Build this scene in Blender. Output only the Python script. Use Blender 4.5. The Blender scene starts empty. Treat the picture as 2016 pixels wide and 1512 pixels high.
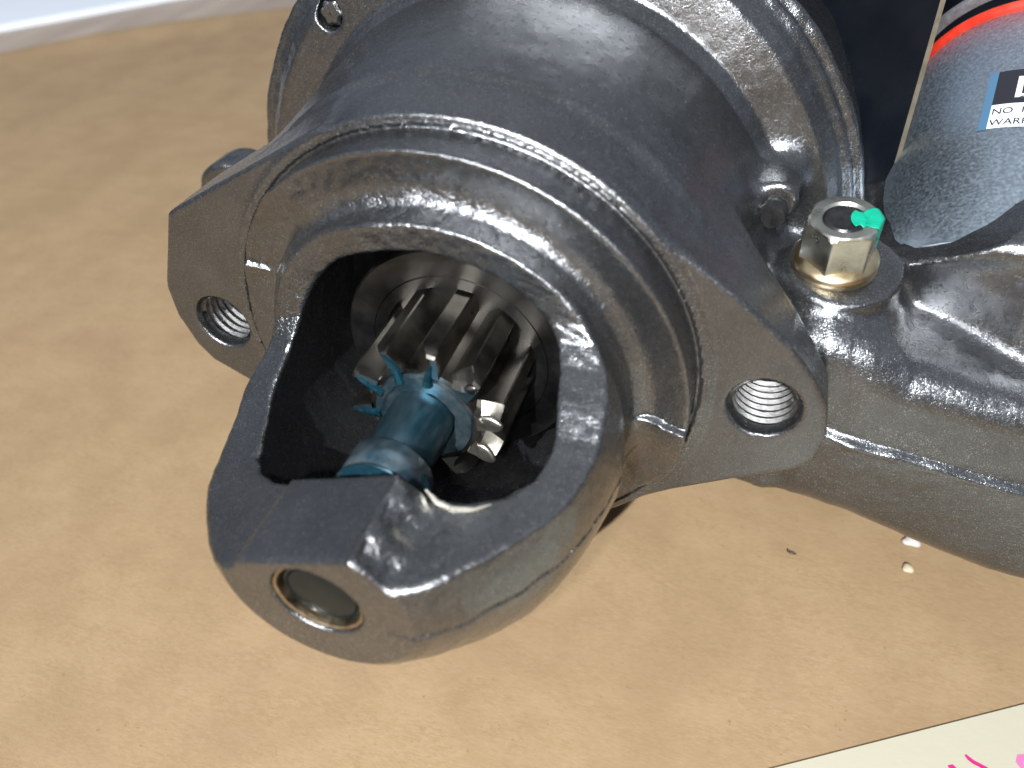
import bpy, bmesh, math, random
import numpy as np
from mathutils import Vector, Matrix
random.seed(7); np.random.seed(7)
C = bpy.context.scene.collection
TH = 72.0                                   # height of the starter axis above the paper, mm
def W(p):
    """starter frame (X right, Y up, Z towards the nose, mm) -> world metres"""
    p = np.asarray(p, float)
    return np.stack([p[..., 0], -p[..., 2], p[..., 1] + TH], -1) * 0.001

# ------------------------------------------------------------------ camera
cam_d = bpy.data.cameras.new('camera'); cam = bpy.data.objects.new('camera', cam_d); C.objects.link(cam)
r_ = Vector((.9508, .3037, -.0625)).normalized()
f_ = Vector((-.271, .712, -.648)); f_ = (f_ - r_ * f_.dot(r_)).normalized(); u_ = r_.cross(f_)
M = Matrix((r_, u_, -f_)).transposed().to_4x4(); M.translation = Vector(W((49.7, 89.6, 104.3))); cam.matrix_world = M
cam_d.sensor_width = 36; cam_d.lens = 36 * 1500 / 2016; cam_d.clip_start = .005; cam_d.clip_end = 20
cam_d.dof.use_dof = True; cam_d.dof.focus_distance = .150; cam_d.dof.aperture_fstop = 15.0
bpy.context.scene.camera = cam
bpy.context.scene.render.resolution_x = 1024; bpy.context.scene.render.resolution_y = 768

# ------------------------------------------------------------------ light
wd = bpy.data.worlds.new('World'); bpy.context.scene.world = wd; wd.use_nodes = True
nt = wd.node_tree; nt.nodes.clear()
tc = nt.nodes.new('ShaderNodeTexCoord'); sx = nt.nodes.new('ShaderNodeSeparateXYZ'); nt.links.new(tc.outputs['Generated'], sx.inputs[0])
rp = nt.nodes.new('ShaderNodeValToRGB'); mr = nt.nodes.new('ShaderNodeMapRange')
mr.inputs['From Min'].default_value = -1; mr.inputs['From Max'].default_value = 1
nt.links.new(sx.outputs['Z'], mr.inputs['Value']); nt.links.new(mr.outputs[0], rp.inputs[0])
e = rp.color_ramp.elements
e[0].position = .42; e[0].color = (.05, .05, .055, 1); e[1].position = 1.0; e[1].color = (.85, .92, 1.0, 1)
for p_, c_ in ((.54, (.08, .085, .10, 1)), (.60, (.20, .225, .29, 1)), (.70, (.62, .72, .92, 1)), (.80, (.80, .90, 1.05, 1))):
    k = e.new(p_); k.color = c_
bg = nt.nodes.new('ShaderNodeBackground'); bg.inputs['Strength'].default_value = .46
out = nt.nodes.new('ShaderNodeOutputWorld'); nt.links.new(rp.outputs[0], bg.inputs[0]); nt.links.new(bg.outputs[0], out.inputs[0])

def area(name, loc, target, size, power, color):
    l = bpy.data.lights.new(name, 'AREA'); l.shape = 'DISK'; l.size = size; l.energy = power; l.color = color
    o = bpy.data.objects.new(name, l); C.objects.link(o); o.location = loc
    o.rotation_euler = (Vector(target) - Vector(loc)).to_track_quat('-Z', 'Y').to_euler(); return o
camp = Vector(W((49.7, 89.6, 104.3)))
area('phone_torch', camp - r_ * .012 - u_ * .006 - f_ * .004, camp + f_ * .15, .006, .22, (1, .99, .97))
area('work_lamp', camp - f_ * 1.7 - r_ * .52 - u_ * .02, (0, .05, .05), .022, 98.0, (.97, .99, 1))
vs = bpy.context.scene.view_settings
vs.view_transform = 'Standard'; vs.look = 'None'; vs.exposure = 0; vs.gamma = 1

# ------------------------------------------------------------------ material helpers
class NT:
    def __init__(s, name):
        s.m = bpy.data.materials.new(name); s.m.use_nodes = True; s.t = s.m.node_tree
        s.b = s.t.nodes['Principled BSDF']; s.tc = s.t.nodes.new('ShaderNodeTexCoord')
    def n(s, kind, **kw):
        x = s.t.nodes.new(kind)
        for k, v in kw.items():
            if k in x.inputs: x.inputs[k].default_value = v
            else: setattr(x, k, v)
        return x
    def l(s, a, b): s.t.links.new(a, b)
    def noise(s, scale, detail=3, rough=.55, vec=None, typ='noise'):
        if typ == 'noise':
            x = s.n('ShaderNodeTexNoise'); x.inputs['Detail'].default_value = detail; x.inputs['Roughness'].default_value = rough
        else:
            x = s.n('ShaderNodeTexVoronoi')
        x.inputs['Scale'].default_value = scale
        s.l(vec if vec is not None else s.tc.outputs['Object'], x.inputs['Vector']); return x
    def stretch(s, sc):
        x = s.n('ShaderNodeMapping'); x.inputs['Scale'].default_value = sc; s.l(s.tc.outputs['Object'], x.inputs[0]); return x.outputs[0]
    def ramp(s, src, stops):
        x = s.n('ShaderNodeValToRGB'); el = x.color_ramp.elements
        el[0].position, el[0].color = stops[0][0], tuple(stops[0][1]) + (1,); el[1].position, el[1].color = stops[-1][0], tuple(stops[-1][1]) + (1,)
        for p, c in stops[1:-1]:
            k = el.new(p); k.color = tuple(c) + (1,)
        s.l(src, x.inputs[0]); return x.outputs[0]
    def mapr(s, src, a, b, c, d):
        x = s.n('ShaderNodeMapRange'); 
        for i, v in zip(('From Min', 'From Max', 'To Min', 'To Max'), (a, b, c, d)): x.inputs[i].default_value = v
        s.l(src, x.inputs['Value']); return x.outputs[0]
    def bump(s, h, dist, strength=1.0, prev=None):
        x = s.n('ShaderNodeBump'); x.inputs['Distance'].default_value = dist; x.inputs['Strength'].default_value = strength
        s.l(h, x.inputs['Height'])
        if prev is not None: s.l(prev, x.inputs['Normal'])
        return x.outputs[0]
    def mix(s, fac, a, b):
        x = s.n('ShaderNodeMix', data_type='RGBA')
        s.l(fac, x.inputs[0])
        for i, v in ((6, a), (7, b)):
            if hasattr(v, 'links'): s.l(v, x.inputs[i])
            else: x.inputs[i].default_value = tuple(v) + (1,)
        return x.outputs[2]
    def set(s, **kw):
        for k, v in kw.items():
            k = k.replace('_', ' ')
            if hasattr(v, 'links'): s.l(v, s.b.inputs[k])
            elif isinstance(v, tuple) and len(v) == 3: s.b.inputs[k].default_value = v + (1,)
            else: s.b.inputs[k].default_value = v
        return s

def mat_cast():
    s = NT('cast_paint')
    big = s.noise(90, 3); fine = s.noise(3400, 2, .65); gr = s.noise(900, 3, .6); fl = s.noise(6500, 0, .5)
    pit = s.noise(260, 4, .6)
    col = s.mix(s.mapr(big.outputs[0], .3, .7, 0, 1), (.098, .103, .110), (.132, .138, .147))
    col = s.mix(s.mapr(fl.outputs[0], .67, .75, 0, 1), col, (.42, .41, .40))
    s.set(Base_Color=col, Metallic=.92, Roughness=s.mapr(gr.outputs[0], .3, .7, .17, .31))
    amp = s.noise(45, 3, .6)
    b1 = s.bump(pit.outputs[0], .00030, .30)
    x = s.n('ShaderNodeMath', operation='MULTIPLY'); s.l(gr.outputs[0], x.inputs[0]); s.l(s.mapr(amp.outputs[0], .35, .7, .35, 1.5), x.inputs[1])
    b2 = s.bump(x.outputs[0], .00016, .55, b1)
    b3 = s.bump(fine.outputs[0], .00012, .65, b2)
    # coarse as-cast skin where the vertex attribute 'grain' says so
    at = s.n('ShaderNodeAttribute'); at.attribute_name = 'grain'
    cg = s.noise(800, 4, .65); dt = s.noise(1500, 1, .5)
    hm = s.n('ShaderNodeMath', operation='MULTIPLY'); s.l(cg.outputs[0], hm.inputs[0]); s.l(at.outputs['Fac'], hm.inputs[1])
    hd = s.n('ShaderNodeMath', operation='MULTIPLY'); s.l(dt.outputs[0], hd.inputs[0]); s.l(at.outputs['Fac'], hd.inputs[1])
    b3 = s.bump(hd.outputs[0], .0003, .45, s.bump(hm.outputs[0], .0004, .65, b3))
    s.set(Normal=b3, Coat_Weight=.30, Coat_Roughness=.26); return s.m
def mat_metal(name, c1, c2, rough, sc=300, bumpd=.00004, metallic=1.0, stretch=None):
    s = NT(name); v = s.stretch(stretch) if stretch else None
    n1 = s.noise(sc, 4, .6, v); n2 = s.noise(sc * 6, 2, .5, v)
    s.set(Base_Color=s.mix(s.mapr(n1.outputs[0], .35, .65, 0, 1), c1, c2), Metallic=metallic,
          Roughness=s.mapr(n1.outputs[0], .3, .7, rough * .8, rough * 1.25),
          Normal=s.bump(n2.outputs[0], bumpd, .6)); return s.m
CAST = mat_cast()
STEEL = mat_metal('gear_steel', (.125, .116, .102), (.185, .172, .152), .34, 160, .00002)
TIP = mat_metal('bright_steel', (.78, .74, .64), (.52, .49, .42), .34, 500, .00008)
DISC = mat_metal('dark_washer_steel', (.065, .064, .063), (.088, .087, .085), .36, 120, .00002)
BLUE = mat_metal('blue_dyed_steel', (.012, .058, .085), (.085, .115, .13), .34, 150, .00005, .85, (1, .22, 1))
BLUED = mat_metal('blue_dye_film', (.003, .022, .034), (.010, .050, .072), .22, 500, .0001, .6)
BLUEL = mat_metal('pale_blue_steel', (.06, .125, .165), (.17, .215, .24), .32, 260, .00003, .9)
GOLD = mat_metal('bronze_bush', (.32, .25, .16), (.50, .42, .30), .35, 500, .00005)
SHAFT = mat_metal('oily_shaft_end', (.003, .005, .006), (.006, .008, .008), .16, 160, .00003, 0.); SHAFT.node_tree.nodes['Principled BSDF'].inputs['Specular IOR Level'].default_value = .15
NUT = mat_metal('yellow_zinc_nut', (.50, .50, .44), (.64, .64, .58), .30, 260, .00004)
NUTF = mat_metal('yellow_zinc_flange', (.42, .30, .16), (.62, .52, .36), .34, 200, .00003)
STUD = mat_metal('black_stud', (.008, .008, .009), (.016, .016, .016), .30, 500, .0001, .1)
ZINC = mat_metal('zinc_plate', (.42, .49, .56), (.50, .58, .65), .42, 1500, .00003, 1.0)
BLACK = mat_metal('black_gloss_paint', (.002, .003, .005), (.004, .005, .007), .20, 90, .00002, 0.0); BLACK.node_tree.nodes['Principled BSDF'].inputs['Specular IOR Level'].default_value = .05
RED = mat_metal('red_rubber', (.42, .022, .010), (.50, .032, .015), .40, 300, .00004, 0.0)
GREYP = mat_metal('grey_crimp', (.30, .29, .31), (.42, .41, .43), .42, 400, .00006, .8)
EDGE = mat_metal('tan_edge', (.075, .062, .042), (.11, .09, .062), .55, 300, .00004, .2)
GREEN = mat_metal('green_paint', (.0, .24, .15), (.0, .30, .19), .42, 260, .0002, 0.0)
THREAD = mat_metal('thread_metal', (.13, .13, .13), (.24, .24, .235), .38, 900, .0002)
def plain(name, c, rough=.6, bumpd=0):
    s = NT(name); s.set(Base_Color=c, Roughness=rough)
    if bumpd: s.set(Normal=s.bump(s.noise(300, 3).outputs[0], bumpd, .6))
    return s.m

# ------------------------------------------------------------------ signed distance modelling of the castings
def poly2(a, b, P):
    """signed distance of (a,b) to closed polygon P"""
    P = np.asarray(P, float); n = len(P)
    d = np.full(a.shape, 1e18, a.dtype); s = np.ones(a.shape, a.dtype)
    for i in range(n):
        x0, y0 = P[i]; x1, y1 = P[i - 1]
        ex, ey = x1 - x0, y1 - y0; wx, wy = a - x0, b - y0
        t = np.clip((wx * ex + wy * ey) / (ex * ex + ey * ey), 0, 1)
        bx, by = wx - ex * t, wy - ey * t
        d = np.minimum(d, bx * bx + by * by)
        c1 = b >= y0; c2 = b < y1; c3 = ex * wy > ey * wx
        fl = (c1 & c2 & c3) | (~c1 & ~c2 & ~c3)
        s = np.where(fl, -s, s)
    return s * np.sqrt(d)
def smin(a, b, k):
    h = np.clip(.5 + .5 * (b - a) / k, 0, 1); return b * (1 - h) + a * h - k * h * (1 - h)
def smax(a, b, k): return -smin(-a, -b, k)
def sstep(x, a, b):
    t = np.clip((x - a) / (b - a), 0, 1); return t * t * (3 - 2 * t)
def extr(d2, z, z0, z1, r=0.0):
    dz = np.abs(z - (z0 + z1) / 2) - (z1 - z0) / 2 + r; d = d2 + r
    return np.minimum(np.maximum(d, dz), 0) + np.hypot(np.maximum(d, 0), np.maximum(dz, 0)) - r
def cyl(x, y, z, cx, cy, r, z0, z1, rr=0.0):
    return extr(np.hypot(x - cx, y - cy) - r, z, z0, z1, rr)
def wob(x, y, z, w, ph=0.):
    k = 2 * math.pi / w
    return (np.sin(k * (x + .37 * y) + ph) * np.sin(k * (y - .41 * z) + 1.3 + ph) + np.sin(k * (z + .29 * x) * 1.31 + 2.1 + ph) * np.cos(k * 1.17 * (y + .5 * x) + .6)) * .5

NOSE = [(-4, 0), (-4, 36), (5.2, 36), (7.0, 34.4), (9.5, 33.6), (12, 33.7), (16, 34.8), (20, 35.3), (24, 34.8), (28, 34.1), (32, 33.1),
        (36, 31.8), (40, 29.9), (44, 27.1), (48, 23.8), (52, 20.2), (54.8, 17.0), (56.2, 14.6), (56.2, 0)]
CAV = [(-16, 0), (-16, 29), (9, 27.6), (18, 27.0), (28, 26.6), (33, 25.2), (36.5, 22.2), (38.6, 18.0), (39.4, 13), (39.6, 0)]
NECK = [(-78, 0), (-78, 71), (-52.5, 71), (-52, 68.9), (-50.6, 68.9), (-49.8, 67.2), (-47.8, 66.2), (-46, 64.5), (-45.2, 56.5), (-42, 54.2), (-30, 52.8), (-18, 51.0),
        (-11, 49.6), (-9.5, 48.6), (0, 46.4), (0, 0)]
WIN = [(62, 0), (37, 0), (33.5, .6), (30, 1.2), (26.6, 2.3), (21.5, 5.4), (16.6, 7.6), (13.2, 10.0), (11.6, 12.8), (10.9, 17), (10.8, 26), (10.8, 60), (62, 60)]
LUG = [(-65.2, 6), (-64.6, 8), (-57.4, 24.0), (-55.5, 25.2), (-40, 33), (-19.4, 43.4), (0, 40), (20, 41.8), (33.4, 32.0), (48.8, 20.6), (58.6, 12.0), (62.9, 6.6), (66.2, .5),
       (67.2, -6), (66.2, -12), (63.5, -15.3), (59.7, -17.1), (42, -26.9), (31, -34.2), (0, -40), (-30, -32), (-53.7, -16.2), (-60.5, -12.4), (-63.2, -8.5), (-65.4, -1)]
LEV = [(52, 8.5), (62, 6.2), (72, 2.4), (82, -1.6), (98, -4.2), (150, -11), (160, -40), (150, -54), (124, -58), (108, -55.5), (92, -50), (76, -43.5), (64, -40), (52, -38)]
DOME = [(74, -46), (79, -41.5), (85, -37), (98, -28), (120, -16), (170, -12), (170, -90), (76, -90)]
SOLD = np.array([.15, .4, -.9]); SOLD = SOLD / np.linalg.norm(SOLD); SOLC = np.array([107.4, 16.3, -102.9])

def casting(p):
    x, y, z = p[:, 0], p[:, 1], p[:, 2]
    r = np.hypot(x, y); ang = np.degrees(np.arctan2(y, x))
    far = np.full(x.shape, 99., x.dtype)
    # nose
    d = far.copy()
    m = (z > -8) & (r < 60)
    if m.any():
        X, Y, Z, Rr = x[m], y[m], z[m], r[m]
        n = poly2(Z, Rr, NOSE) - .35
        a = ang[m]
        # pilot: dished face, its height running out to nothing towards the left lug
        ph = np.where(a > 90, 8.0 - 4.2 * sstep(a, 122, 146) - 3.4 * sstep(a, 146, 172), np.where(a < -60, .4, 8.0 - 3.2 * sstep(-a, 5, 22) - 4.2 * sstep(-a, 20, 44)))
        low = ((a < -3.6) & (a > -150)) | (a > 157.5)
        ph = ph + np.where(low, np.where(a > 0, .9, 1.3 * (1 - sstep(-a, 15, 40))), 0)
        face = ph - .34 * np.clip(44.4 - Rr, 0, 9)
        pil = np.maximum(Rr - 44.3, (Z - np.maximum(face, np.minimum(ph, .4))) * .95)
        pil = smax(np.maximum(Rr - 44.3, -3 - Z), (Z - face) * .95, .7)
        n = smin(n, pil, 3.0)
        n = np.minimum(n, cyl(X, Y, Z, 0, 0, 45.1, -2, 1.2, .3))
        cav = poly2(Z, Rr + 2.6 * sstep(-X, 4, 20) * sstep(Z, 19, 32), CAV) - 1.0
        n = smax(n, -cav, .8)
        # window
        h = 8.8 + .33 * X - 1.35 * (1 - sstep(X, -12.6, -11.0))
        rt = 6.6 + .6 * sstep(X, 12, 30)
        h = np.where(X >= 8, rt + (8.8 + .33 * X - rt) * (1 - sstep(X, 6.5 + .5 * np.sin(Z * .9), 13.0 + .5 * np.sin(Z * .9))), h)
        zs = 3.0 * (1 - sstep(X, -24, -6))
        up = sstep(Y, 8, 18)
        zz = Z + np.maximum(0, 33.5 - Rr) * .10 * up + zs
        w = poly2(zz, Y - h, WIN)
        w2 = np.where(X > 0, .05 * np.sin(Y * 4.2 + X * 1.3) * sstep(X, 14, 18) * up, 0)
        n = smax(n, -(w + w2 + .3), .9)
        # bush bore, parting line
        n = smax(n, -cyl(X, Y, Z, 0, 0, 7.0, 30, 60), .3)
        g = np.hypot(np.maximum(np.abs(Y + 3.2 + .25 * np.sin(Z)) - .16, 0), np.maximum(Rr * 0 + 0, 0))
        n = np.where((X > 10) & (Z > 14), np.maximum(n, -(np.maximum(g - .12, -n - .45))), n)
        d[m] = n
    # mounting flange with two lugs
    m = (z > -34) & (z < 4)
    if m.any():
        X, Y, Z = x[m], y[m], z[m]
        l2 = poly2(X, Y, LUG)
        depth = 21 - 11 * sstep(np.abs(X), 46, 63)
        dz = np.maximum(Z - 0, -(Z + depth)) 
        q = np.minimum(np.maximum(l2 + .8, dz + .8), 0) + np.hypot(np.maximum(l2 + .8, 0), np.maximum(dz + .8, 0)) - .8
        d[m] = np.minimum(d[m], q)
    # neck and big rear flange
    nk = poly2(z, r, NECK) - .4
    d = smin(d, nk, 1.2 + 2.5 * (1 - sstep(z, -10, -3)))
    # ear low on the left of the rear flange, rib and pin by the right side of the neck
    d = smin(d, cyl(x, y, z, -82.5, -1.5, 11.5, -60, -49, 1.5), 2)
    pin = cyl(x, y, z, 53.2, 20.2, 3.9, -46, -33.0, 1.2)
    d = smin(d, pin, 5)
    # raised segment step on the left face of the rear flange
    # lever housing
    m = (x > 40)
    if m.any():
        X, Y, Z = x[m], y[m], z[m]
        l2 = poly2(X, Y, LEV)
        zf = -12.5 - .12 * np.maximum(0, -20 - Y) - .16 * np.maximum(0, 74 - X) - np.maximum(0, 66 - X) * .8
        seam = -18 - .19 * (X - 70)
        zf = zf - 1.7 * sstep(Y, seam - .3, seam + 1.5)
        rr = 7.5
        dd = l2 + rr; dz = np.maximum(Z - zf, -86 - Z) + rr
        dd2 = np.where(Y > -22, dd, l2 + 1.5); 
        big = np.minimum(np.maximum(dd, dz), 0) + np.hypot(np.maximum(dd, 0), np.maximum(dz, 0)) - rr
        # seam ridge between the two halves
        ridge = np.hypot(Y - seam - .25 * np.sin(X * .31), Z - zf + .9) - .9
        big = np.where(X > 66, smin(big, ridge, .5), big)
        dm2 = poly2(X, Z, DOME)
        ytop = 8.6 + .24 * (X - 86) - .25 * np.maximum(0, 86 - X)
        rd = 4.0
        a_, b_ = dm2 + rd, np.maximum(Y - ytop, -40 - Y) + rd
        dome = np.minimum(np.maximum(a_, b_), 0) + np.hypot(np.maximum(a_, 0), np.maximum(b_, 0)) - rd
        big = smin(big, dome, 5.0)
        # lip under the solenoid
        q = np.stack([X, Y, Z], -1) - SOLC; k = q @ SOLD; rad = np.linalg.norm(q - k[:, None] * SOLD, axis=1)
        lip = extr(rad - 29.5, k, -68, -34, 3.)
        lip = np.maximum(lip, Y - (8.5 + .62 * (X - 79)))
        big = smin(big, lip, 5.)
        # boss under the nut, cylinder about the vertical
        bs = extr(np.hypot(X - 67.0, Z + 32.0) - 10.7, Y + .18 * (Z + 32), -30, 9.2, .9)
        big = smin(big, bs, 4.)
        wedge = extr(poly2(X, Z, [(50, -48), (50, -18), (60, -16), (78, -20), (78, -48)]), Y, -40, 1.5, 3.)
        big = smin(big, wedge, 5.)
        # solenoid seat
        big = smax(big, -extr(rad - 26.6, k, -33, 60), .6)
        d[m] = smin(d[m], big, 4.0)
    # interior and holes
    d = smax(d, -(poly2(z, r + 2.6 * sstep(-x, 4, 20) * sstep(z, 19, 32), CAV) - 1.0), .8)
    d = smax(d, -cyl(x, y, z, 0, 0, 7.0, 30, 60), .3)
    for hx, hy in ((-53.9, -1.0), (56.1, -1.7)):
        hr = 6.3 + .5 * np.clip(z + .4, 0, 2)
        d = np.maximum(d, -np.maximum(np.hypot(x - hx, y - hy) - hr, -(z + 19)))
    # screw recess on the rear flange
    d = smax(d, -cyl(x, y, z, -41.0, 47.6, 3.2, -49.5, -30), .4)
    # groove round the pilot
    gg = np.hypot(np.maximum(np.abs(r - 44.75) - .30, 0), np.maximum(np.abs(z - .9) - .8, 0)) - .12
    d = np.maximum(d, -gg)
    return d

def surface(fn, lo, hi, h, B=8):
    lo = np.array(lo, float); n = np.ceil((np.array(hi) - lo) / (h * B * 4)).astype(int) * 4
    # coarse culling
    def cents(idx, s): return lo + (idx + .5) * s
    g = np.stack(np.meshgrid(*[np.arange(k // 4) for k in n], indexing='ij'), -1).reshape(-1, 3)
    s4 = h * B * 4; dv = fn(cents(g, s4).astype(np.float32)); g = g[np.abs(dv) < s4 * .87 * 1.25 + 1.5]
    off = np.stack(np.meshgrid(*[np.arange(4)] * 3, indexing='ij'), -1).reshape(-1, 3)
    g = (g[:, None] * 4 + off[None]).reshape(-1, 3)
    s1 = h * B; dv = fn(cents(g, s1).astype(np.float32)); g = g[np.abs(dv) < s1 * .87 * 1.3 + .8]
    o9 = np.stack(np.meshgrid(*[np.arange(B + 1)] * 3, indexing='ij'), -1).reshape(-1, 3)
    N = n * B + 2
    V = []; CID = []; E = [[], [], []]; ES = [[], [], []]
    for c0 in range(0, len(g), 1500):
        gb = g[c0:c0 + 1500]
        gi = gb[:, None] * B + o9[None]
        v = fn((lo + gi.reshape(-1, 3) * h).astype(np.float32)).reshape(len(gb), B + 1, B + 1, B + 1)
        ins = v < 0
        keep = ins.any((1, 2, 3)) & ~ins.all((1, 2, 3)); v = v[keep]; ins = ins[keep]; gb = gb[keep]
        acc = np.zeros((len(gb), B, B, B, 3), np.float32); cnt = np.zeros((len(gb), B, B, B), np.float32)
        for ax in range(3):
            for a in (0, 1):
                for b in (0, 1):
                    sl0 = [slice(None)] + [slice(0, B)] * 3; sl1 = list(sl0)
                    o = [0, 0, 0]; oth = [k for k in range(3) if k != ax]; o[oth[0]] = a; o[oth[1]] = b
                    for k in oth: sl0[k + 1] = slice(o[k], o[k] + B); sl1[k + 1] = slice(o[k], o[k] + B)
                    sl1[ax + 1] = slice(1, B + 1)
                    v0, v1 = v[tuple(sl0)], v[tuple(sl1)]; cr = (v0 < 0) != (v1 < 0)
                    t = np.where(cr, v0 / np.where(cr, v0 - v1, 1), 0)
                    pt = np.zeros(v0.shape + (3,), np.float32); pt[..., ax] = t; pt[..., oth[0]] = a; pt[..., oth[1]] = b
                    acc += pt * cr[..., None]; cnt += cr
            sl0 = [slice(None)] + [slice(0, B)] * 3; sl1 = list(sl0); sl1[ax + 1] = slice(1, B + 1)
            cr = ins[tuple(sl0)] != ins[tuple(sl1)]
            w = np.argwhere(cr); E[ax].append(gb[w[:, 0]] * B + w[:, 1:]); ES[ax].append(ins[tuple(sl0)][cr])
        w = np.argwhere(cnt > 0)
        ci = gb[w[:, 0]] * B + w[:, 1:]
        loc = acc[cnt > 0] / cnt[cnt > 0][:, None]
        V.append(lo + (ci + loc) * h); CID.append((ci[:, 0] * N[1] + ci[:, 1]) * N[2] + ci[:, 2])
    V = np.concatenate(V); CID = np.concatenate(CID); o = np.argsort(CID); CID = CID[o]; V = V[o]
    F = []
    for ax in range(3):
        e = np.concatenate(E[ax]); s = np.concatenate(ES[ax]); u, w = (ax + 1) % 3, (ax + 2) % 3
        q = []
        for a, b in ((0, 0), (-1, 0), (-1, -1), (0, -1)):
            c = e.copy(); c[:, u] += a; c[:, w] += b
            q.append((c[:, 0] * N[1] + c[:, 1]) * N[2] + c[:, 2])
        q = np.stack(q, 1); ix = np.searchsorted(CID, q); ix = np.minimum(ix, len(CID) - 1)
        ok = (CID[ix] == q).all(1); ix = ix[ok]; s = s[ok]
        F.append(np.where(s[:, None], ix, ix[:, ::-1]))
    F = np.concatenate(F)
    Vf = V.astype(np.float32)
    def grad(P):
        e_ = .12; G = np.zeros(P.shape, np.float32)
        for k in range(3):
            dp = np.zeros(3, np.float32); dp[k] = e_
            G[:, k] = fn(P + dp) - fn(P - dp)
        return G / (2 * e_)
    G = grad(Vf); gl = np.linalg.norm(G, axis=1, keepdims=True) + 1e-6
    step = np.clip(fn(Vf)[:, None] / gl, -.2, .2); Vf = Vf - step * G / gl
    G = grad(Vf); G /= np.linalg.norm(G, axis=1, keepdims=True) + 1e-6
    return Vf, F, G

def mesh_from(name, V, F, Nn=None, mats=None, mi=None):
    me = bpy.data.meshes.new(name); nv, nf = len(V), len(F)
    me.vertices.add(nv); me.vertices.foreach_set('co', V.astype(np.float32).ravel())
    me.loops.add(nf * 4); me.loops.foreach_set('vertex_index', F.astype(np.int32).ravel())
    me.polygons.add(nf); me.polygons.foreach_set('loop_start', np.arange(nf, dtype=np.int32) * 4)
    for m in mats or []: me.materials.append(m)
    if mi is not None: me.polygons.foreach_set('material_index', mi.astype(np.int32))
    me.polygons.foreach_set('use_smooth', np.ones(nf, bool))
    me.update(calc_edges=True); me.validate()
    if Nn is not None: me.normals_split_custom_set_from_vertices(Nn.tolist())
    return me

# ------------------------------------------------------------------ object helpers
def tag(o, label=None, cat=None, group=None, kind=None):
    for k, v in (('label', label), ('category', cat), ('group', group), ('kind', kind)):
        if v: o[k] = v
    return o
def empty(name, loc=(0, 0, 0)):
    o = bpy.data.objects.new(name, None); C.objects.link(o); o.location = loc; o.empty_display_size = .01; return o
def link(name, me, parent=None):
    o = bpy.data.objects.new(name, me); C.objects.link(o); o.parent = parent; return o
def frame(d):
    d = np.array(d, float); d /= np.linalg.norm(d)
    a = np.array([1., 0, 0]) if abs(d[0]) < .8 else np.array([0, 1., 0])
    a -= a @ d * d; a /= np.linalg.norm(a); return a, np.cross(d, a), d
def bm_obj(name, bm, mat, parent=None, smooth=40, label=None):
    me = bpy.data.meshes.new(name); bmesh.ops.recalc_face_normals(bm, faces=bm.faces); bm.to_mesh(me); bm.free()
    for m in (mat if isinstance(mat, (list, tuple)) else [mat]): me.materials.append(m)
    me.polygons.foreach_set('use_smooth', np.ones(len(me.polygons), bool)); me.set_sharp_from_angle(angle=math.radians(smooth))
    o = link(name, me, parent)
    if label: o['label'] = label
    return o
def lathe(prof, c, d, n=96, closed=False, wobf=None, bm=None):
    """prof: list of (k along axis, radius) in mm, revolved round axis c + k d"""
    bm = bm or bmesh.new(); a, b, dd = frame(d); c = np.array(c, float); rings = []
    for k, rr in prof:
        ring = []
        for i in range(n):
            t = 2 * math.pi * i / n; R_ = rr + (wobf(k, t) if wobf else 0)
            ring.append(bm.verts.new(W(c + dd * k + R_ * (math.cos(t) * a + math.sin(t) * b)).tolist()))
        rings.append(ring)
    m = len(rings)
    for j in range(m if closed else m - 1):
        A, B_ = rings[j], rings[(j + 1) % m]
        for i in range(n): bm.faces.new((A[i], A[(i + 1) % n], B_[(i + 1) % n], B_[i]))
    if not closed:
        for ring in (rings[0], rings[-1]): bm.faces.new(ring)
    return bm
def prism(pts, c, ex, ey, ez, k0, k1, bevel=0, bm=None):
    """polygon pts in the (ex,ey) plane at c, extruded along ez"""
    bm = bm or bmesh.new(); ex, ey, ez, c = [np.array(q, float) for q in (ex, ey, ez, c)]
    A = [bm.verts.new(W(c + ex * p[0] + ey * p[1] + ez * k0).tolist()) for p in pts]
    B_ = [bm.verts.new(W(c + ex * p[0] + ey * p[1] + ez * k1).tolist()) for p in pts]
    n = len(pts); bm.faces.new(A); bm.faces.new(B_[::-1])
    for i in range(n): bm.faces.new((A[i], A[(i + 1) % n], B_[(i + 1) % n], B_[i]))
    if bevel: bmesh.ops.bevel(bm, geom=bm.edges[:], offset=bevel * .001, segments=2, affect='EDGES')
    return bm
def tube(path, rad, n=10, bm=None, closed=False):
    bm = bm or bmesh.new(); path = [np.array(p, float) for p in path]; rings = []
    for i, p in enumerate(path):
        t = path[min(i + 1, len(path) - 1)] - path[max(i - 1, 0)]; a, b, _ = frame(t)
        rr = rad[i] if hasattr(rad, '__len__') else rad
        rings.append([bm.verts.new(W(p + rr * (math.cos(2 * math.pi * j / n) * a + math.sin(2 * math.pi * j / n) * b)).tolist()) for j in range(n)])
    for A, B_ in zip(rings[:-1], rings[1:]):
        for i in range(n): bm.faces.new((A[i], A[(i + 1) % n], B_[(i + 1) % n], B_[i]))
    bm.faces.new(rings[0]); bm.faces.new(rings[-1]); return bm

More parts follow.
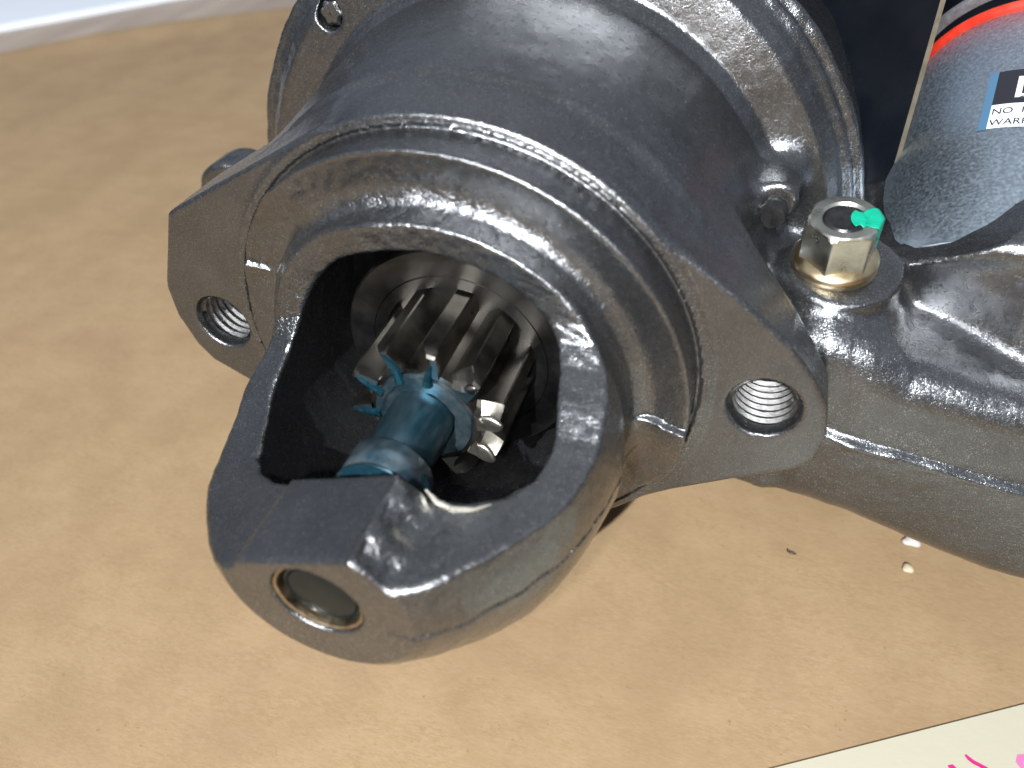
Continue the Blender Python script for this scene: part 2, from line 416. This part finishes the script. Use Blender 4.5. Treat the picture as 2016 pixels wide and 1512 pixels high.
# ================================================================== the setting
def kraft():
    s = NT('kraft_paper')
    v = s.stretch((.55, 1.5, 1)); fib = s.noise(1100, 5, .72, v); blot = s.noise(30, 4, .6); mott = s.noise(120, 3, .6, v); speck = s.noise(700, 2, .5)
    c = s.mix(s.mapr(mott.outputs[0], .36, .64, 0, 1), (.238, .161, .086), (.265, .183, .101))
    c = s.mix(s.mapr(fib.outputs[0], .38, .64, 0, 1), c, (.286, .202, .120))
    c = s.mix(s.mapr(blot.outputs[0], .42, .62, 0, .45), c, (.206, .136, .076))
    c = s.mix(s.mapr(speck.outputs[0], .71, .76, 0, .75), c, (.20, .125, .06))
    s.set(Base_Color=c, Roughness=.62, Normal=s.bump(fib.outputs[0], .00012, .5, s.bump(blot.outputs[0], .0004, .3)))
    s.b.inputs['Specular IOR Level'].default_value = .15
    return s.m
def sheet(name, pts, z0, z1, mat, parent=None):
    bm = bmesh.new(); A = [bm.verts.new((p[0], p[1], z0)) for p in pts]; B_ = [bm.verts.new((p[0], p[1], z1)) for p in pts]
    n = len(pts); bm.faces.new(A); bm.faces.new(B_)
    for i in range(n): bm.faces.new((A[i], A[(i + 1) % n], B_[(i + 1) % n], B_[i]))
    return bm_obj(name, bm, mat, parent)
bench = sheet('workbench_top', [(-3, -2), (3, -2), (3, 3), (-3, 3)], -.06, -.0012, mat_metal('bench_wood', (.26, .20, .16), (.34, .28, .23), .6, 30, .0002, 0., (1, .15, 1)))
tag(bench, kind='structure')
# kraft sheet: its far edge runs behind the starter at the upper left
Pa = np.array([-.508, .341]); Pb = np.array([-.326, .488]); dv_ = (Pb - Pa) / np.linalg.norm(Pb - Pa)
nx, ny = 120, 120
bm = bmesh.new(); grid = []
dn = np.array([dv_[1], -dv_[0]])            # towards the camera side
for i in range(nx):
    row = []
    for j in range(ny):
        u = -.9 + 2.6 * i / (nx - 1); v = 1.6 * (j / (ny - 1)) ** 1.6
        q = Pa + dv_ * u + dn * v
        curl = .006 * math.exp(-(v / .02) ** 2) * (.6 + .4 * math.sin(u * 17)) + .0008 * math.sin(u * 9 + v * 4) * math.exp(-(v / .3) ** 2)
        row.append(bm.verts.new((q[0], q[1], curl if v < .3 else 0)))
    grid.append(row)
for i in range(nx - 1):
    for j in range(ny - 1): bm.faces.new((grid[i][j], grid[i + 1][j], grid[i + 1][j + 1], grid[i][j + 1]))
kr = bm_obj('kraft_paper_surface', bm, kraft()); tag(kr, kind='structure')
sol = kr.modifiers.new('thickness', 'SOLIDIFY'); sol.thickness = .0004; sol.offset = -1
# white board beyond
a0 = np.array([-.574, .405]); a1 = np.array([-.476, .507]); dd_ = (a1 - a0) / np.linalg.norm(a1 - a0); nn = np.array([-dd_[1], dd_[0]])
q = [a0 - dd_ * .5, a0 + dd_ * .35, a0 + dd_ * .35 + nn * .45, a0 - dd_ * .5 + nn * .45]
tag(sheet('white_board', q, -.001, .004, plain('white_laminate', (.66, .70, .76), .45, .0002)), 'plain white board lying beyond the far edge of the brown paper', 'board')
# cream card with pink marker
c0 = np.array([.0706, -.0280]); c1 = np.array([.1185, -.0008]); cd = (c1 - c0) / np.linalg.norm(c1 - c0); cn = np.array([cd[1], -cd[0]])
q = [c0 - cd * .03, c1 + cd * .025, c1 + cd * .025 + cn * .07, c0 - cd * .03 + cn * .07]
card = sheet('cream_card', q, .0004, .0009, plain('cream_paper', (.36, .338, .262), .6, .0001))
tag(card, 'pale cream paper card with pink marker writing in the lower right corner', 'card')
def stroke(pts, w, mat, name, parent):
    """flat marker stroke; pts world xy"""
    bm = bmesh.new(); L = []; R2 = []; P_ = [np.array(p) for p in pts]
    for i, p in enumerate(P_):
        t = P_[min(i + 1, len(P_) - 1)] - P_[max(i - 1, 0)]; t = t / np.linalg.norm(t); nrm = np.array([-t[1], t[0]])
        ww = w * (.55 if i in (0, len(P_) - 1) else 1)
        L.append(bm.verts.new((*(p + nrm * ww), .00094))); R2.append(bm.verts.new((*(p - nrm * ww), .00094)))
    for i in range(len(P_) - 1): bm.faces.new((L[i], R2[i], R2[i + 1], L[i + 1]))
    return bm_obj(name, bm, mat, parent)
PINK = plain('pink_marker', (.40, .010, .13), .5); PINK2 = plain('pale_pink_marker', (.45, .12, .28), .5)
stroke([(.1060, -.0152), (.1066, -.0158), (.1074, -.0163), (.1084, -.0166), (.1096, -.0170), (.1106, -.0176)], .00042, PINK, 'pink_stroke', card)
stroke([(.1026, -.0186), (.1034, -.0183), (.1040, -.0188), (.1040, -.02)], .00045, PINK, 'pink_stroke', card)
stroke([(.1172, -.0122), (.1162, -.0128), (.1158, -.0140), (.1162, -.015)], .0007, PINK2, 'pink_stroke', card)
# crumbs on the paper
def crumb(name, x, y, r, mat, label, cat, flat=.5, ell=1.):
    bm = bmesh.new(); bmesh.ops.create_icosphere(bm, subdivisions=3, radius=r)
    for v in bm.verts:
        v.co.x *= ell; k = 1 + .22 * math.sin(v.co.x / r * 2.3 + v.co.y / r * 1.7); v.co *= k; v.co.z = v.co.z * flat
    o = bm_obj(name, bm, mat); o.location = (x, y, r * flat * 1.0 + .0002); tag(o, label, cat); return o
CR = plain('cream_crumb', (.36, .30, .20), .6); CW = plain('white_crumb', (.38, .35, .33), .6)
crumb('plastic_pellet', .0993, .0375, .0016, CW, 'white pellet half hidden under the lower edge of the right housing', 'pellet', .6, 1.3)
crumb('plastic_pellet', .0980, .0288, .0013, CR, 'small cream pellet lying alone on the brown paper below the right housing', 'pellet', .6)
bm = tube([(70.2, -71.5, -28.0), (70.3, -71.3, -27.2), (70.9, -71.2, -26.7), (71.7, -71.2, -26.6), (72.4, -71.5, -26.8)], [.12, .28, .36, .34, .12], 8)
tag(bm_obj('metal_chip', bm, plain('dark_chip', (.05, .035, .02), .5)), 'tiny dark curled chip lying on the brown paper below the right mounting hole', 'chip')

# ================================================================== the starter
root = empty('starter_motor')
tag(root, 'dark grey cast starter motor lying on brown paper with blue stained pinion shaft showing', 'starter motor')
V, F, G = surface(casting, (-98, -75, -80), (150, 74, 60), .5)
LAT = np.random.RandomState(3).rand(64, 64, 64).astype(np.float32) * 2 - 1
def vnoise(P, w, off=0.):
    q = P / w + 31.7 + off; i = np.floor(q).astype(int); f = q - i; f = f * f * (3 - 2 * f); o = 0
    for a in (0, 1):
        for b in (0, 1):
            for c in (0, 1):
                wt = (f[:, 0] if a else 1 - f[:, 0]) * (f[:, 1] if b else 1 - f[:, 1]) * (f[:, 2] if c else 1 - f[:, 2])
                o = o + wt * LAT[(i[:, 0] + a) % 64, (i[:, 1] + b) % 64, (i[:, 2] + c) % 64]
    return o
vx, vy, vz = V.T; vr = np.hypot(vx, vy)
flat = ((np.abs(vz) < .8) & (vr > 44)) | (vz > 55.4) | ((np.abs(vx) > 46) & (vz > -20) & (vr < 70) & (vz < .5))     # machined faces stay true
amp = np.where(flat, .12, 1.0)
bossflat = (vx > -24) & (vx < 8) & (vz > 36) & (vy > -4) & (vy < 13); amp = np.where(bossflat, .3, amp)
disp = amp * (.22 * vnoise(V, 13.) + .10 * vnoise(V, 4.5, 7.) + .050 * vnoise(V, 1.7, 3.))
rg = sstep(vx, 6.5, 8.5) * (1 - sstep(vx, 17, 21)) * sstep(vz, 37, 41) * sstep(vy, 0, 3)                             # coarse patch beside the boss
disp += rg * (.10 * vnoise(V, 1.3, 11.) + .10 * np.maximum(vnoise(V, 1.0, 5.), 0))
arc = sstep(vz, 3, 5) * (1 - sstep(vz, 12.5, 14)) * sstep(vy, 2, 8) * (1 - sstep(vr, 43, 44)) * sstep(vr, 27, 28) * (1 - .7 * sstep(vx, 10, 26))
disp += arc * (.13 * vnoise(V, 1.3, 19.) + .10 * vnoise(V, 2.6, 23.))
shoulder = sstep(vx, 12, 18) * sstep(vz, 14, 20) * (1 - sstep(vr, 60, 62)) * (vr > 20); disp += shoulder * (.08 * vnoise(V, 6., 29.) + .05 * vnoise(V, 1.4, 31.))
levm = sstep(vx, 66, 70) * sstep(vz, -20, -14); disp += levm * .12 * vnoise(V * np.array([.4, 1, 1]), 1.8, 37.) * np.exp(-((vy + 18 + .19 * (vx - 70)) / 1.6) ** 2) * 2.2
rim = sstep(vr, 64, 66) * (vz < -44); disp += rim * (.15 * vnoise(V, 2.4, 41.) + .25 * vnoise(V, 7., 43.))
grain = np.clip(rg + arc * (1 - .6 * sstep(vr, 37, 44)) + .35 * rim + .25 * shoulder, 0, 1) * sstep(vnoise(V, 9., 51.), -.9, .1)
V = V + G * disp[:, None].astype(np.float32)
D1 = V[F[:, 2]] - V[F[:, 0]]; D2 = V[F[:, 3]] - V[F[:, 1]]; FN = np.cross(D1, D2); Gn = np.zeros_like(V)
for k in range(3):
    Gn[:, k] = sum(np.bincount(F[:, c], FN[:, k], len(V)) for c in range(4))
Gn /= np.linalg.norm(Gn, axis=1, keepdims=True) + 1e-9
if (Gn * G).sum(1).mean() < 0: Gn = -Gn
G = Gn
cen = V[F].mean(1); X, Y, Z = cen.T; Rr = np.hypot(X, Y)
inLev = ((X > 66) & (Z < -2)) | ((X > 52) & (Z < -9) & (Rr > 52.5) & (Y < 14) & ~((Z > -21) & (Rr < 67) & (X < 62)))
part = np.where(inLev, 3, np.where((Z > .05) & (Rr < 44.9), 0, np.where((Z > -21.5) & (Rr > 40) & ((Z > -.6) | (Rr > 49.5 )), 1, 2)))
part = np.where((Rr < 40) & (Z > -17), 0, part)
Vw = W(V); Nw = np.stack([G[:, 0], -G[:, 2], G[:, 1]], -1)
castings = {}
for i, nm in enumerate(('nose_housing', 'mounting_flange', 'neck_housing', 'lever_housing')):
    fm = part == i; ids, inv = np.unique(F[fm], return_inverse=True)
    me = mesh_from(nm, Vw[ids], inv.reshape(-1, 4), Nw[ids], [CAST])
    ga = me.attributes.new('grain', 'FLOAT', 'POINT'); ga.data.foreach_set('value', grain[ids].astype(np.float32))
    castings[nm] = link(nm, me, root)
nose, flange, neck, lever = [castings[k] for k in ('nose_housing', 'mounting_flange', 'neck_housing', 'lever_housing')]

# threads in the two mounting holes
def thread(cx, cy, r0, r1, z0, z1, pitch, name, parent, mat):
    bm = bmesh.new(); n = 64; turns = (z1 - z0) / pitch; prev = None
    prof = [(0, r0), (.22, r0), (.5, r1), (.72, r1)]
    steps = int(turns * n)
    for i in range(steps + 1):
        t = 2 * math.pi * i / n; zc = z0 + pitch * i / n
        cur = [bm.verts.new(W((cx + rr * math.cos(t), cy + rr * math.sin(t), zc + kk * pitch)).tolist()) for kk, rr in prof]
        if prev:
            for a in range(3): bm.faces.new((prev[a], cur[a], cur[a + 1], prev[a + 1]))
        prev2 = cur
        if i >= n: pass
        prev = cur
    bm.verts.ensure_lookup_table()
    m = len(prof)
    for i in range(steps - n):
        a, b = bm.verts[i * m + 3], bm.verts[(i + 1) * m + 3]
        c, d = bm.verts[(i + n + 1) * m], bm.verts[(i + n) * m]
        bm.faces.new((a, b, c, d))
    return bm_obj(name, bm, mat, parent, 30)
thread(-53.9, -1.0, 6.4, 5.5, -18.5, -1.9, 1.75, 'screw_thread', flange, THREAD)
thread(56.1, -1.7, 6.4, 5.5, -18.5, -1.9, 1.75, 'screw_thread', flange, THREAD)

ZA = (0, 0, 1)
# bush, shaft
bm_obj('bronze_bush', lathe([(41, 6.45), (41, 6.98), (55.9, 6.98), (56.1, 6.85), (55.9, 6.5)], (0, 0, 0), ZA, 96, True, wobf=lambda k, t: .04 * math.sin(9 * t) + .03 * math.sin(23 * t)), GOLD, root)
bm_obj('shaft_end', lathe([(40, 6.1), (54.9, 6.1), (55.15, 5.95), (55.2, 5.5), (54.9, 5.35), (55.25, 5.2), (55.3, 4.8), (55.3, .01)], (.30, .25, 0), ZA, 96), SHAFT, root)
sh = bm_obj('pinion_shaft', lathe([(-4, 5.7), (24.5, 5.75), (25.4, 5.75), (40.5, 5.75)], (0, 0, 0), (-.012, 0, 1), 96), BLUE, root)
col = bm_obj('stop_collar', lathe([(30.6, 5.7), (30.6, 6.9), (30.9, 7.15), (35.3, 7.15), (35.9, 6.9), (35.9, 6.4), (36.6, 6.4), (36.6, 5.7)], (0, 0, 0), ZA, 96, True), BLUEL, root)
bm_obj('ring_gap', lathe([(36.9, 5.7), (36.9, 7.3), (37.9, 7.3), (38.5, 6.8), (38.5, 5.7)], (0, 0, 0), ZA, 96, True), BLUED, col)
# washers behind pinion
ws = bm_obj('thrust_disc', lathe([(-4, 9), (-4, 23.0), (-.3, 23.0), (.1, 22.6), (.1, 17.75), (-.15, 17.6), (.1, 17.45), (.1, 15.3), (-2.2, 15.25), (-2.2, 9)], (0, 0, 0), ZA, 128, True), DISC, root, 8)
bm_obj('back_plate', lathe([(-15.6, .01), (-15.6, 28.6), (-13.5, 28.6), (-13.5, .01)], (0, 0, 0), ZA, 96), DISC, root)
# pinion
pin = bm_obj('pinion_gear', lathe([(-3, 6.5), (-3, 10.2), (17.2, 10.2), (17.2, 6.5)], (0, 0, 0), ZA, 96, True), STEEL, root)
bm_obj('hub_ring', lathe([(17.2, 5.8), (17.2, 9.1), (18.0, 8.9), (18.2, 7.6), (17.7, 7.1), (17.7, 5.8)], (0, 0, 0), ZA, 96, True,
       wobf=lambda k, t: .12 * math.sin(7 * t) + .08 * math.sin(13 * t + k)), BLUEL, pin)
def tooth_prof(s, tipcut=0, side=0.):
    # returns (angle deg, radius) left root .. tip .. right root ; s scales the width
    L = [(-14.2, 10.0), (-12.4, 10.9), (-10.3, 12.2), (-8.2, 13.5), (-6.6, 14.45), (-5.6, 14.7), (5.6, 14.7), (6.6, 14.45), (8.2, 13.5), (10.3, 12.2), (12.4, 10.9), (14.2, 10.0)]
    o = []
    for a, r_i in L:
        a2 = a
        if side and a > 0:
            q = side * min(1, (r_i - 9.4) / 2.2); a2 = a * (1 - q) + (4.6 - a) * q
        o.append((a2, min(r_i, 14.7 - tipcut)))
    return o
def tooth(phi):
    bm = bmesh.new(); rings = []
    for z, tc_, sd in ((-3, 0, 0), (6, 0, 0), (10, 0, 0), (15.2, 0, 0), (15.3, .0, .02), (16.4, .12, .44), (17.5, .4, .86), (18.0, .8, 1.0)):
        rings.append([bm.verts.new(W((r_i * math.cos(math.radians(phi + a)), r_i * math.sin(math.radians(phi + a)), z)).tolist()) for a, r_i in tooth_prof(1, tc_, sd)])
    n = len(rings[0])
    dupr = [bm.verts.new(v.co) for v in rings[2]]
    for A, B_ in list(zip(rings[:2], rings[1:3])) + [(dupr, rings[4])] + list(zip(rings[4:-1], rings[5:])):
        for i in range(n - 1): bm.faces.new((A[i], A[i + 1], B_[i + 1], B_[i]))
    bm.faces.new(rings[0]); f1 = bm.faces.new(rings[-1]); f1.material_index = 1
    return bm
bright = (0, 9, 8)
for k in range(10):
    phi = 8.5 + 36 * k
    o = bm_obj('tooth', tooth(phi), [STEEL, TIP if k in bright else BLUE], pin, 14)
# blue dye strings on the tooth fronts, and two tooth ends worn to bright metal
for k in range(10):
    phi = math.radians(8.5 + 36 * k - 4.5); jit = random.uniform(-.04, .04)
    if k in (0, 9, 1):
        sz = .62 if k == 1 else 1.
        bmn = bmesh.new(); bmesh.ops.create_icosphere(bmn, subdivisions=3, radius=1.0)
        er = np.array([math.cos(phi), math.sin(phi), 0]); et = np.array([-math.sin(phi), math.cos(phi), 0])
        for v in bmn.verts:
            u1, u2, u3 = v.co; u3 = u3 if u3 < .3 else .3 + (u3 - .3) * .35
            v.co = Vector(W(er * (12.5 + 2.3 * sz * u1) + et * (1.65 * sz * u2 * (1 - .25 * u1)) + np.array([0, 0, 17.6 + 1.1 * u3 + .25 * u1])).tolist())
        bm_obj('worn_tooth_end', bmn, TIP if k != 1 else STEEL, pin, 60); continue
    if k in (6, 8): continue
    P0 = []
    rlen = {3: 14.4, 2: 12.6, 4: 13.4, 5: 13.2, 1: 12.4}.get(k, 11.8)
    for s_ in np.linspace(0, 1, 7):
        r_i = 8.2 + (rlen - 8.2) * s_; a = phi + jit * math.sin(4 * s_)
        P0.append((r_i * math.cos(a), r_i * math.sin(a), 18.1 + .12 * math.sin(5 * s_ + k)))
    bm_obj('dye_streak', tube(P0, [1.0, .85, .70, .62, .45, .34, .12], 8), BLUED if k != 1 else BLUEL, pin)
P0 = [(7.4, 4.2, 34.5), (8.6, 4.8, 36), (10.2, 5.4, 38.4), (12.0, 6.4, 40.6), (14.5, 7.4, 41.6)]
bm_obj('dye_smear', tube(P0, [.35, .5, .42, .55, .2], 8), BLUED, root)
P0 = [(11.0, 8.6, 40.3), (13.0, 7.6, 41.2), (15.5, 7.3, 41.6), (18.5, 7.4, 41.0), (20.6, 7.5, 39.6)]
bm_obj('metal_sliver', tube(P0, [.2, .45, .5, .35, .12], 8), TIP, root)

# screw on rear flange
sc = bm_obj('flange_screw', lathe([(-49, 2.4), (-46.8, 2.4), (-46.3, 1.8), (-46.3, .01)], (-41.0, 47.6, 0), ZA, 32,
            wobf=lambda k, t: .25 * math.cos(6 * t)), CAST, neck)
bm_obj('bolt_tip', lathe([(-36, 2.6), (-32.3, 2.6), (-31.9, 2.2), (-31.5, 2.6), (-31.0, 2.2), (-30.6, 2.6), (-29.5, 2.1), (-29.3, .01)], (52.8, 18.9, 0), ZA, 40), STUD, neck)

# flange nut on its stud (tilted a touch off the vertical)
YA = np.array([-.02, 1., .20]); YA = YA / np.linalg.norm(YA); NC = np.array([65.3, 9.4, -32.0])
nut = bm_obj('flange_nut', lathe([(-.4, 5), (-.4, 7.4), (0, 7.7), (1.7, 7.7), (2.1, 7.4), (2.8, 6.3), (2.8, 5)], NC, YA, 96, True), NUTF, lever)
bm = bmesh.new(); a, b, dd = frame(YA); ph = math.radians(14); rings = []
AF = 5.95
def hexr(t):
    t = (t - ph) % (math.pi / 3) - math.pi / 6; return AF / math.cos(t)
for k, cap in ((1.2, 99), (9.8, 99), (10.3, 6.6), (10.8, 6.2), (11.05, 5.8)):
    ring = []
    for i in range(144):
        t = 2 * math.pi * i / 144; hr = hexr(t)
        kk = k
        if cap < 99: hr = min(hr, cap)
        if k == 9.8: kk = 10.5 - max(0, (hr - AF)) * .95; 
        if cap < 99: kk = max(k, k)
        ring.append(bm.verts.new(W(NC + dd * kk + hr * (math.cos(t) * a + math.sin(t) * b)).tolist()))
    rings.append(ring)
ring = []
for rr_, kk in ((4.3, 11.05), (3.8, 10.6), (3.8, 8.1)):
    rings.append([bm.verts.new(W(NC + dd * kk + rr_ * (math.cos(2 * math.pi * i / 144) * a + math.sin(2 * math.pi * i / 144) * b)).tolist()) for i in range(144)])
for A, B_ in zip(rings[:-1], rings[1:]):
    for i in range(144): bm.faces.new((A[i], A[(i + 1) % 144], B_[(i + 1) % 144], B_[i]))
bm_obj('hex_body', bm, NUT, nut, 28)
stud = bm_obj('threaded_stud', lathe([(-2, 3.7), (8.2, 3.7), (8.6, 3.3), (8.9, 3.7), (10.2, 3.7), (10.75, 3.2), (10.8, 2.6), (10.6, 2.2), (10.6, .01)], NC, YA, 64), STUD, lever)
# green inspection paint: follows nut top, stud and the near corner
bm = bmesh.new(); ng, mg = 40, 26
def nut_h(rr_):
    return float(np.interp(rr_, [0, 3.2, 3.7, 3.85, 4.3, 5.8, 6.2, 6.6, 7.2], [10.82, 10.82, 10.4, 10.7, 11.07, 11.07, 10.82, 10.35, 9.9]))
GX = np.linspace(.9, 12.5, ng); rows = []
for i, s_ in enumerate(GX):
    row = []
    half = 2.2 + .30 * math.sin(s_ * 1.9) + .12 * math.sin(s_ * 4.7) + .9 * (s_ > 4.2) * min(1, s_ - 4.2)
    if s_ < 1.7: half *= math.sqrt(max(.05, (s_ - .85) / .85))
    if s_ > 8.0: half *= max(.25, 1 - (s_ - 8.0) * .3)
    for j in range(mg):
        tt = -half + 2 * half * j / (mg - 1)
        th = math.radians(-2)
        px, pz = s_ * math.cos(th) - tt * math.sin(th), s_ * math.sin(th) + tt * math.cos(th)
        rr_ = math.hypot(px, pz); q_ = NC + a * 0
        tq = math.atan2(pz, px); ca, sa = math.cos(tq), math.sin(tq)
        vdir = np.array([ca, 0, sa]); vdir = vdir - vdir @ dd * dd; vdir /= np.linalg.norm(vdir)
        hx = hexr(math.atan2(vdir @ b, vdir @ a)); lim = min(hx, 6.75)
        kk = nut_h(min(rr_, lim)); over = max(0, rr_ - lim)
        rad = min(rr_, lim) + (.10 if over else 0)
        row.append(bm.verts.new(W(NC + vdir * rad + dd * (kk + .06 - over)).tolist()))
    rows.append(row)
for i in range(ng - 1):
    for j in range(mg - 1): bm.faces.new((rows[i][j], rows[i + 1][j], rows[i + 1][j + 1], rows[i][j + 1]))
gp = bm_obj('green_paint_mark', bm, GREEN, nut, 60)
sm = gp.modifiers.new('thick', 'SOLIDIFY'); sm.thickness = .00006; sm.offset = 1

# black field frame, plate, solenoid
bm_obj('field_frame', lathe([(-230, 60), (-228, 66.5), (-78, 66.5), (-52.3, 66.5), (-52.3, 40)], (0, 0, 0), ZA, 160, True), BLACK, root)
bk = bm_obj('end_plate', prism([(30, -30), (77.4, -30), (77.9, 75), (30, 90)], (0, 0, -77), (1, 0, 0), (0, 1, 0), ZA, 0, 2.0, .15), BLACK, root)
bm_obj('plate_edge', prism([(77.3, -30), (78.3, -30), (78.9, 75), (77.9, 75)], (0, 0, -76.9), (1, 0, 0), (0, 1, 0), ZA, 0, 1.7), EDGE, bk)
so = bm_obj('solenoid_case', lathe([(-64, 20), (-64, 25.2), (-63, 26.1), (-45, 26.1), (-1.2, 26.0), (-.4, 25.6), (0, 25.0), (0, 20)], SOLC, SOLD, 160, True), ZINC, root)
bm_obj('red_gasket', lathe([(-.2 + 1.2 * math.cos(t), 25.3 + 1.9 * math.sin(t)) for t in np.linspace(0, 2 * math.pi, 13)[:-1]], SOLC + SOLD * .9, SOLD, 160, True), RED, so)
bm_obj('crimp_ring', lathe([(4.6, 22), (4.6, 28.4), (5.0, 28.9), (6.0, 28.9), (6.4, 28.4), (6.4, 22)], SOLC, SOLD, 160, True), GREYP, so)
bm_obj('solenoid_cap', lathe([(1.2, 15), (1.2, 25.4), (3.9, 26.6), (5.3, 26.8), (34, 26.8), (35, 25), (35, .01)], SOLC, SOLD, 120), BLACK, so)
# label on the solenoid: curved sheet with flat print
a, b, dd = frame(SOLD)
def onsol(ang, k, off=.12):
    return SOLC + dd * k + (26.1 + off) * (math.cos(ang) * a + math.sin(ang) * b)
def cyl_patch(a0, a1, k0, k1, off, name, mat, parent, n=20):
    bm = bmesh.new(); A = [[bm.verts.new(W(onsol(a0 + (a1 - a0) * i / n, k, off)).tolist()) for i in range(n + 1)] for k in (k0, k1)]
    for i in range(n): bm.faces.new((A[0][i], A[0][i + 1], A[1][i + 1], A[1][i]))
    return bm_obj(name, bm, mat, parent)
up = np.array([0, 1., 0]); up = up - up @ dd * dd; ang_up = math.atan2(up @ b, up @ a)
rt_ = np.array([1., 0, 0]); rt_ = rt_ - rt_ @ dd * dd; ang_rt = math.atan2(rt_ @ b, rt_ @ a)
sg = 1 if math.sin(ang_rt - ang_up) > 0 else -1
A0 = ang_up - sg * .45; KB, KT = -35.0, -19.3
lb = cyl_patch(A0, A0 + sg * 1.4, KB, KT, .10, 'solenoid_label', plain('label_white', (.50, .53, .56), .4), so, 30)
cyl_patch(A0 - sg * .01, A0 + sg * .05, KB - .1, KT + .1, .13, 'label_edge', plain('label_blue', (.05, .12, .20), .4), lb, 4)
cyl_patch(A0 + sg * .05, A0 + sg * 1.39, -28.6, KT + .05, .16, 'label_band', plain('label_black', (.012, .012, .018), .4), lb, 30)
# printed letters as thin curved plates
INK = plain('label_ink', (.015, .015, .02), .5); WINK = plain('label_print_white', (.5, .5, .52), .5)
def text_on_sol(txt, ang, k, size, mat, name, off=.2, bold=0):
    cu = bpy.data.curves.new('t', 'FONT'); cu.body = txt; cu.size = size; cu.offset = bold; cu.resolution_u = 3
    o = bpy.data.objects.new('t', cu); C.objects.link(o); bpy.context.view_layer.update()
    me = bpy.data.meshes.new_from_object(o.evaluated_get(bpy.context.evaluated_depsgraph_get()))
    bpy.data.objects.remove(o); bpy.data.curves.remove(cu)
    for v in me.vertices:
        v.co = Vector(W(onsol(ang + sg * v.co.x / 26.1, k + v.co.y, off)))
    me.name = name; me.materials.clear(); me.materials.append(mat); return link(name, me, lb)
text_on_sol('D', A0 + sg * .17, -27.0, 8.2, WINK, 'label_letter', .2, .12)
text_on_sol('NO  H', A0 + sg * .06, -31.3, 2.3, INK, 'label_text')
text_on_sol('WARRANTY', A0 + sg * .06, -34.3, 2.3, INK, 'label_text')
